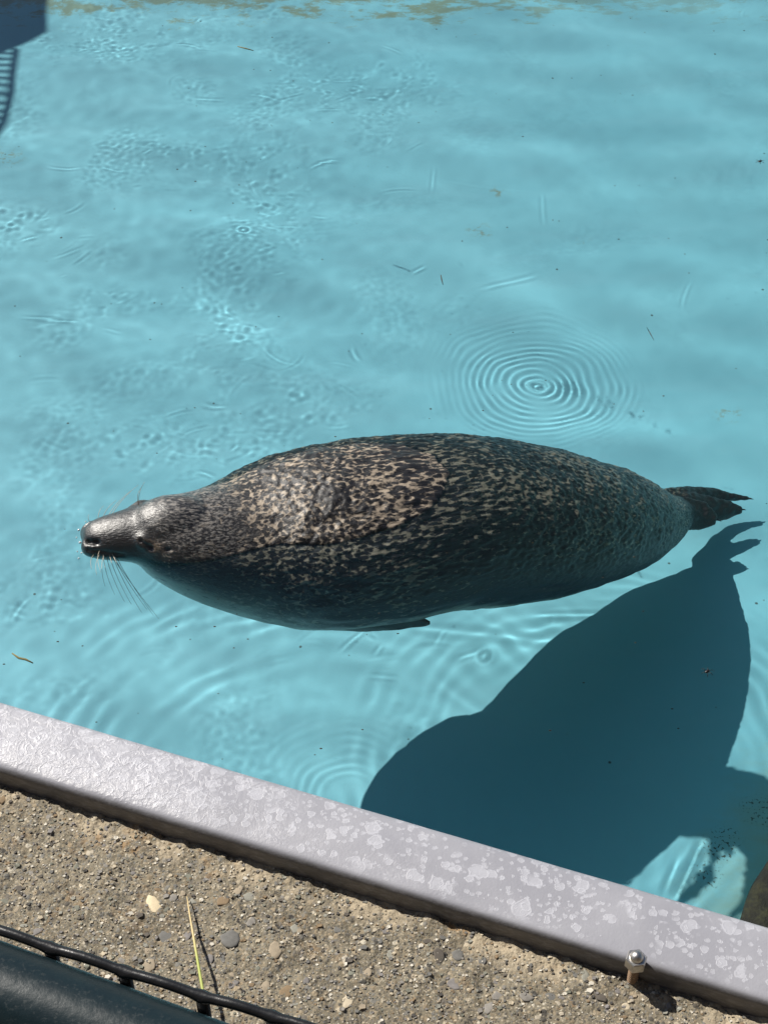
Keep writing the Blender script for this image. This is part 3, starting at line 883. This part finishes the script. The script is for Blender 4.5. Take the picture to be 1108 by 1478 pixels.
def mat_coat():
    t = NT('seal_coat')
    bc = t.attr('bc').outputs['Vector']
    dors_, dark_, hind_, ln = (t.attr(k).outputs['Fac'] for k in ('dors', 'dark', 'hind', 'len'))
    st = t.scale(bc, (.60, 1, 1))
    wv = t.n('VectorMath', {0: st, 1: t.scale(t.n('TexNoise', {'Vector': st, 'Scale': 40.0, 'Detail': 2.0}).outputs['Color'], (.008, .008, .008))}, operation='ADD').outputs[0]
    net = t.vor(t.n('VectorMath', {0: wv, 1: t.scale(t.n('TexNoise', {'Vector': st, 'Scale': 200.0, 'Detail': 2.0}).outputs['Color'], (.004, .004, .004))}, operation='ADD').outputs[0], 116).outputs['Distance']
    fleck = t.math('ADD', t.math('MULTIPLY', t.noise(wv, 142, 4, .6, .2), .62), t.math('MULTIPLY', net, .40))
    fine = t.noise(t.scale(bc, (.5, 1, 1)), 230, 3, .6)
    lowf = t.noise(bc, 6, 3)
    big = t.noise(t.scale(bc, (.7, 1, 1)), 17, 3, .6)
    # how much pale fleck: rich on the shoulders and back, poor on the dark saddle, rich and fine at the rump
    flankd = t.step(dors_, .55, -.1, 0, .05)
    amt = t.math('ADD', t.math('MULTIPLY', t.math('SUBTRACT', lowf, .5), .30), t.math('MULTIPLY', t.math('SUBTRACT', big, .5), .26))
    saddle = t.math('MULTIPLY', t.step(ln, .45, 1.05), t.step(ln, 1.55, 1.3))
    amt = t.math('SUBTRACT', amt, t.math('MULTIPLY', t.math('MULTIPLY', saddle, t.step(dors_, .85, .1)), .13))
    amt = t.math('SUBTRACT', amt, flankd)
    headm = t.step(ln, .26, .12)
    amt = t.math('SUBTRACT', amt, t.math('MULTIPLY', headm, .05))
    amt = t.math('SUBTRACT', amt, t.math('MULTIPLY', t.step(ln, .13, .08), .22))
    f1 = t.step(t.math('ADD', fleck, amt), .515, .67)
    f2 = t.step(t.math('ADD', fine, t.math('MULTIPLY', amt, .6)), .50, .64)
    finemask = t.math('MAXIMUM', headm, t.step(ln, 1.30, 1.50))
    fl = t.math('ADD', t.math('MULTIPLY', f1, t.math('SUBTRACT', 1.0, finemask)), t.math('MULTIPLY', f2, finemask))
    tan = t.mix(t.noise(bc, 30, 2), (.27, .215, .16), (.44, .365, .275))
    blk = t.mix(fine, (.005, .005, .006), (.017, .015, .015))
    back = t.mix(t.math('MULTIPLY', fl, .92), blk, tan)
    # pale belly with small dark spots
    bsp = t.step(t.noise(t.scale(bc, (.55, 1, 1)), 75, 2, .5), .60, .68)
    belly = t.mix(t.math('MULTIPLY', bsp, .9), t.mix(lowf, (.27, .26, .20), (.40, .385, .31)), (.03, .03, .03))
    bm_ = t.step(t.math('ADD', dors_, t.math('MULTIPLY', t.math('SUBTRACT', big, .5), .9)), -.28, -.62)
    chin = t.math('MULTIPLY', t.step(ln, .45, .15), t.step(t.math('ADD', dors_, t.math('MULTIPLY', t.math('SUBTRACT', big, .5), .6)), -.05, -.35))
    c = t.mix(t.math('MAXIMUM', bm_, chin), back, belly)
    crown = t.math('MULTIPLY', t.math('MULTIPLY', t.step(ln, .085, .12), t.step(ln, .30, .20)), t.step(dors_, .25, .8))
    c = t.mix(t.math('MULTIPLY', crown, t.step(fine, .42, .64, .0, .7)), c, (.25, .235, .215))
    c = t.mix(t.math('MULTIPLY', hind_, .94), c, (.010, .009, .008))
    c = t.mix(t.math('MULTIPLY', t.attr('pale').outputs['Fac'], t.step(fine, .35, .6)), c, (.20, .14, .085))
    c = t.mix(t.math('MULTIPLY', t.step(ln, .125, .07), .8), c, (.010, .009, .009))
    c = t.mix(dark_, c, (.006, .005, .005))
    fur = t.noise(t.scale(bc, (.12, 1, 1)), 420, 3, .6)
    return t.set(Base_Color=c, Roughness=t.math('ADD', .36, t.math('MULTIPLY', fur, .14)), Specular_IOR_Level=.5, Coat_Weight=t.math('ADD', .2, t.math('MULTIPLY', headm, .80)), Coat_Roughness=t.math('ADD', .24, t.math('MULTIPLY', fur, .22)), Coat_Normal=t.bump(fur, .5, .002),
                 Normal=t.bump(t.math('ADD', fur, t.math('MULTIPLY', fine, .8)), .6, .0025))
body = new_obj('body', bme, mat_coat(), seal, receiver=True)

# whiskers, claws
M_WHISK = plain('whisker', (.45, .40, .32), .4, .15, 100)
M_CLAW = plain('claw', (.02, .018, .016), .4, .2, 100)
def muz(u_, v_, w_):
    i = int(np.clip(np.searchsorted(ARC, u_), 0, len(ARC) - 1))
    return Vector(CEN[i] + SID[i] * NEAR * v_ + UPB[i] * w_)
wh = [((.022, .92, .10), (133, 822), .01), ((.028, .95, .12), (140, 830), .01), ((.034, .95, .05), (152, 846), -.01), ((.038, .95, .15), (166, 858), -.02), ((.042, .95, .05), (180, 868), -.03), ((.046, .95, .12), (190, 872), -.03),
      ((.050, .95, .05), (205, 884), -.04), ((.052, .95, .15), (213, 880), -.04), ((.055, .95, .08), (230, 893), -.05), ((.057, .95, .02), (222, 888), -.05), ((.030, .9, .3), (146, 826), .02),
      ((.020, -.9, .2), (129, 743), .02), ((.028, -.92, .2), (150, 730), .02), ((.034, -.92, .2), (168, 722), .03), ((.042, -.92, .15), (190, 708), .02), ((.048, -.92, .15), (200, 700), .01), ((.10, -.55, .75), (209, 696), .09), ((.102, -.6, .72), (204, 704), .08)]
for (u_, v_, w_), (px, py), z in wh:
    a = muz(u_, v_ * float(np.interp(u_, ARC, RAD)), w_ * float(np.interp(u_, ARC, RAD)))
    b = at(px, py, z)
    mid = a.lerp(b, .5) + Vector((.0, .0, .008)) + Vector((-.008, 0, 0))
    pts = [a * (1 - k) ** 2 + mid * 2 * k * (1 - k) + b * k * k for k in np.linspace(0, 1, 9)]
    bm = bmesh.new()
    tube_into(bm, pts, [.00062 * (1 - .6 * k / 8) for k in range(9)], 5)
    new_obj('whisker', from_bm('whisker', bm), M_WHISK, seal)
for p, t in claws:
    bm = bmesh.new()
    tube_into(bm, [p, p + t * .005, p + t * .009 + Vector((0, 0, -.001)), p + t * .013 + Vector((0, 0, -.003))], [.0026, .0022, .0014, .0003], 7)
    new_obj('claw', from_bm('claw', bm), M_CLAW, seal, receiver=True)

# ------------------------------------------------------------------ bits floating on the water
M_TWIG = plain('twig', (.06, .045, .025), .8, .3, 80)
M_LEAF = plain('dead_leaf', (.17, .15, .06), .8, .3, 120)
M_BUG = plain('insect_shell', (.012, .010, .010), .4, .2, 200)
def twig(pxs, r, mat, name, label, cat, z=.0012):
    pts = [at(x, y, z) for x, y in pxs]
    o = bpy.data.objects.new(name, None)
    bm = bmesh.new()
    tube_into(bm, pts, [r * .6] + [r] * (len(pts) - 2) + [r * .5], 6)
    return tag(new_obj(name, from_bm(name, bm), mat), label, cat)
twig([(636, 397), (637, 403), (639, 411)], .0014, M_TWIG, 'twig', 'short dark twig floating in clear water above the ripple rings', 'twig')
twig([(933, 473), (938, 482), (943, 491)], .0010, M_TWIG, 'stalk', 'thin bent stalk drifting beside the ripple rings', 'stalk')
twig([(343, 67), (355, 70), (366, 73)], .0018, M_LEAF, 'leaf_sliver', 'olive leaf sliver floating near the far algae stain', 'leaf')
twig([(18, 943), (28, 950), (38, 952), (48, 957)], .0022, M_LEAF, 'leaf_scrap', 'curled olive leaf scrap floating by the coping', 'leaf')
def insect(px, py, name, label, s=1.0):
    p = at(px, py, .002)
    bm = bmesh.new()
    ellipsoid(bm, p, .0062 * s, .0032 * s, .003 * s, Vector((.8, .6, 0)), Vector((-.6, .8, 0)), Vector((0, 0, 1)))
    for a in (20, 75, 140, 200, 265, 320):
        d = Vector((math.cos(R(a)), math.sin(R(a)), 0))
        tube_into(bm, [p + d * .003 * s, p + d * .008 * s + Vector((0, 0, .001)), p + d * .0125 * s - Vector((0, 0, .0015))], .0006 * s, 5)
    tag(new_obj(name, from_bm(name, bm), M_BUG), label, 'insect')
insect(1096, 233, 'insect', 'small black insect with spread legs on the clear water', 1.0)
insect(1020, 969, 'insect', 'small dark insect floating over the shadow of the seal', .9)
# loose dirt flecks nobody could count
v, f = [], []
r = np.random.default_rng(9)
for k in range(150):
    p = at(r.uniform(0, 1108), r.uniform(20, 1150) , .0008)
    if (p - O1).dot(N1) > -.02: continue
    s = r.uniform(.0009, .0021)
    a0 = r.uniform(0, 6.28)
    b = len(v)
    for j in range(5):
        a = a0 + j * 1.2566
        v.append((p.x + s * math.cos(a) * 1.3, p.y + s * math.sin(a) * .8, .0007))
    v.append((p.x, p.y, .0007 + s * .8))
    f += [(b + j, b + (j + 1) % 5, b + 5) for j in range(5)]
tag(new_obj('floating_specks', pyd('floating_specks', v, f), M_TWIG, smooth=False), 'tiny dark dirt specks scattered over the pool water', 'debris', kind='stuff')
# bubbles at the muzzle
M_BUB = NT('bubble'); M_BUB.set(Base_Color=(.85, .87, .88), Roughness=.08, Specular_IOR_Level=.8, Transmission_Weight=.3)
for px, py, rp in ((114, 765, 2.0), (111, 776, 1.3), (116, 783, 2.2), (112, 796, 1.2), (118, 798, 1.4), (114, 806, 1.5), (124, 753, 1.1), (117, 771, 1.0)):
    bm = bmesh.new()
    p = at(px, py, .001)
    bmesh.ops.create_uvsphere(bm, u_segments=12, v_segments=8, radius=rp * .0012, matrix=Matrix.Translation(p))
    tag(new_obj('bubble', from_bm('bubble', bm), M_BUB.m), 'tiny white bubble on the water at the tip of the muzzle', 'bubble', 'bubbles at the muzzle')

# ------------------------------------------------------------------ grass blade on the ledge
gp = [at(270, 1294, DECK + .006), at(274, 1320, DECK + .012), at(280, 1355, DECK + .022), at(286, 1390, DECK + .032), at(293, 1430, DECK + .036), at(300, 1470, DECK + .030), at(306, 1510, DECK - .01)]
t = NT('dry_grass')
d = t.n('VectorMath', {0: t.pos(), 1: tuple(gp[4])}, operation='DISTANCE').outputs['Value']
t.set(Base_Color=t.mix(t.step(d, .04, .11), (.36, .40, .10), (.55, .43, .22)), Roughness=.6)
bm = bmesh.new()
tube_into(bm, gp, [.0006, .0013, .0018, .0020, .0022, .0022, .0022], 7)
tag(new_obj('grass_stalk', from_bm('grass_stalk', bm), t.m), 'dry yellow grass stalk leaning across the concrete', 'grass')

# ------------------------------------------------------------------ handrail and wire mesh of the barrier
RZ = 1.20
ra, rb = at(-60, 1417, RZ), at(320, 1560, RZ)
rd = (rb - ra).normalized()
def mat_rail():
    t = NT('dark_green_paint')
    p = t.pos()
    f = t.noise(p, 55, 5, .7)
    spk = t.step(t.noise(p, 330, 3, .7), .54, .66)
    t.set(Base_Color=t.mix(f, (.004, .010, .014), (.008, .020, .024)), Roughness=t.math('ADD', .34, t.math('MULTIPLY', spk, .25)), Specular_IOR_Level=.35,
          Normal=t.bump(t.noise(p, 140, 4, .6), .25, .0012))
    return t.m
M_RAIL = mat_rail()
hr = bpy.data.objects.new('handrail', None)
col.objects.link(hr)
hr.location = (ra.x, ra.y, .045)
tag(hr, 'thick dark green painted handrail tube at the viewing barrier', 'handrail')
bm = bmesh.new()
tube_into(bm, [ra - rd * 1.3, ra, rb, rb + rd * 1.0], .031, 40)
new_obj('rail_tube', from_bm('rail_tube', bm), M_RAIL, hr)
for q in (ra - rd * 1.2, rb + rd * .9):
    bm = bmesh.new()
    tube_into(bm, [Vector((q.x, q.y, RZ - .02)), Vector((q.x, q.y, .04))], .024, 20)
    new_obj('post', from_bm('post', bm), M_RAIL, hr)
mesh = bpy.data.objects.new('wire_mesh', None)
col.objects.link(mesh)
w0 = at(-40, 1332, RZ + .015)
mesh.location = (w0.x, w0.y, .1)
tag(mesh, 'black plastic coated wire mesh panel behind the handrail', 'wire mesh')
M_WIRE = plain('black_plastic_coating', (.010, .010, .011), .32, .2, 120)
wp = [(-180, 1287), (-110, 1309), (-36, 1333), (73, 1369), (180, 1403), (292, 1439), (393, 1468), (500, 1503), (600, 1536)]
knots = [at(x, y, RZ + .015) for x, y in wp]
pts, rads = [], []
for a, b in zip(knots, knots[1:]):
    for k in range(8):
        q = k / 8
        p = a.lerp(b, q)
        p.z += .0022 * math.sin(math.pi * q)
        pts.append(p); rads.append(.0033 + .0012 * max(0, 1 - min(q, 1 - q) * 9))
pts.append(knots[-1]); rads.append(.0045)
for lvl in range(0, 20):
    if lvl and lvl > 19: break
    bm = bmesh.new()
    tube_into(bm, [p - Vector((0, 0, lvl * .05)) for p in pts], rads, 10)
    new_obj('horizontal_wire', from_bm('horizontal_wire', bm), M_WIRE, mesh)
for k in knots:
    bm = bmesh.new()
    tube_into(bm, [k + Vector((0, 0, .002)), k - Vector((0, 0, 1.0))], .0040, 10)
    new_obj('vertical_wire', from_bm('vertical_wire', bm), M_WIRE, mesh)

# ------------------------------------------------------------------ raised platform beyond the frame: its shadow falls into the far corner of the pool
PZ = 1.25
def up_to(px, py, z):
    s_ = source(px, py)
    return s_ + sun_dir * (z / sun_dir.z)
c0, c1, c2 = up_to(46, -50, PZ), up_to(46, 30, PZ), up_to(-50, 84, PZ)
M_BLUE = plain('blue_paint', (.05, .14, .26), .5, .2, 8)
pf = bpy.data.objects.new('platform', None)
col.objects.link(pf)
pf.location = (c1.x - .5, c1.y + .3, .045)
tag(pf, 'blue painted raised platform standing by the far corner of the pool', 'platform')
top = [c0 + (c0 - c1).normalized() * .4, c1, c2, c2 + (c2 - c1).normalized() * .7, Vector((c2.x - 1.4, c0.y + .6, PZ)), ]
bm = bmesh.new()
lo = [bm.verts.new((p.x, p.y, PZ)) for p in top]; hi = [bm.verts.new((p.x, p.y, PZ + .08)) for p in top]
bm.faces.new(lo); bm.faces.new(hi)
for j in range(len(top)):
    bm.faces.new((lo[j], lo[(j + 1) % len(top)], hi[(j + 1) % len(top)], hi[j]))
new_obj('deck', from_bm('deck', bm), M_BLUE, pf, smooth=False)
for k in (3, 4):
    q = top[k].lerp(c1, .12)
    bm = bmesh.new()
    tube_into(bm, [Vector((q.x, q.y, PZ + .01)), Vector((q.x, q.y, -DEPTH))], .04, 16)
    new_obj('post', from_bm('post', bm), M_BLUE, pf)
# open grating along its edge
e0 = [up_to(20, 70, PZ), up_to(19, 130, PZ), up_to(8, 168, PZ), up_to(-12, 205, PZ)]
bm = bmesh.new()
tube_into(bm, e0, .010, 8)
new_obj('grating_edge', from_bm('grating_edge', bm), M_BLUE, pf)
for k in range(12):
    y = 80 + k * 9.5
    xr = float(np.interp(y, [70, 130, 168, 205], [20, 19, 8, -12]))
    bm = bmesh.new()
    tube_into(bm, [up_to(xr, y, PZ), up_to(xr - 60, y - 4, PZ)], .0085, 8)
    new_obj('grating_bar', from_bm('grating_bar', bm), M_BLUE, pf)

# ------------------------------------------------------------------ added to cut sky light: unseen building behind the barrier
sky_block = bpy.data.objects.new('sky_blocker', None)
col.objects.link(sky_block)
sky_block.location = (0, -2.6, .045)
tag(sky_block, 'added, unseen dark timber clad building behind the viewing barrier', 'blocker')
M_SKY_BLOCK = plain('dark_timber', (.10, .075, .05), .8, .3, 5)
def slab(name, x0, x1, y0, y1, z0, z1):
    bm = bmesh.new()
    bmesh.ops.create_cube(bm, size=1, matrix=Matrix.Translation(((x0 + x1) / 2, (y0 + y1) / 2, (z0 + z1) / 2)) @ Matrix.Diagonal((x1 - x0, y1 - y0, z1 - z0, 1)))
    return new_obj(name, from_bm(name, bm), M_SKY_BLOCK, sky_block, smooth=False)
slab('wall', -8, 8, -6, -2.4, .04, 5.0)
slab('roof', -8.4, 8.4, -6.3, -1.6, 5.002, 5.2)
for k in range(21):
    slab('batten', -8 + k * .8 - .03, -8 + k * .8 + .03, -2.397, -2.36, .06, 4.98)
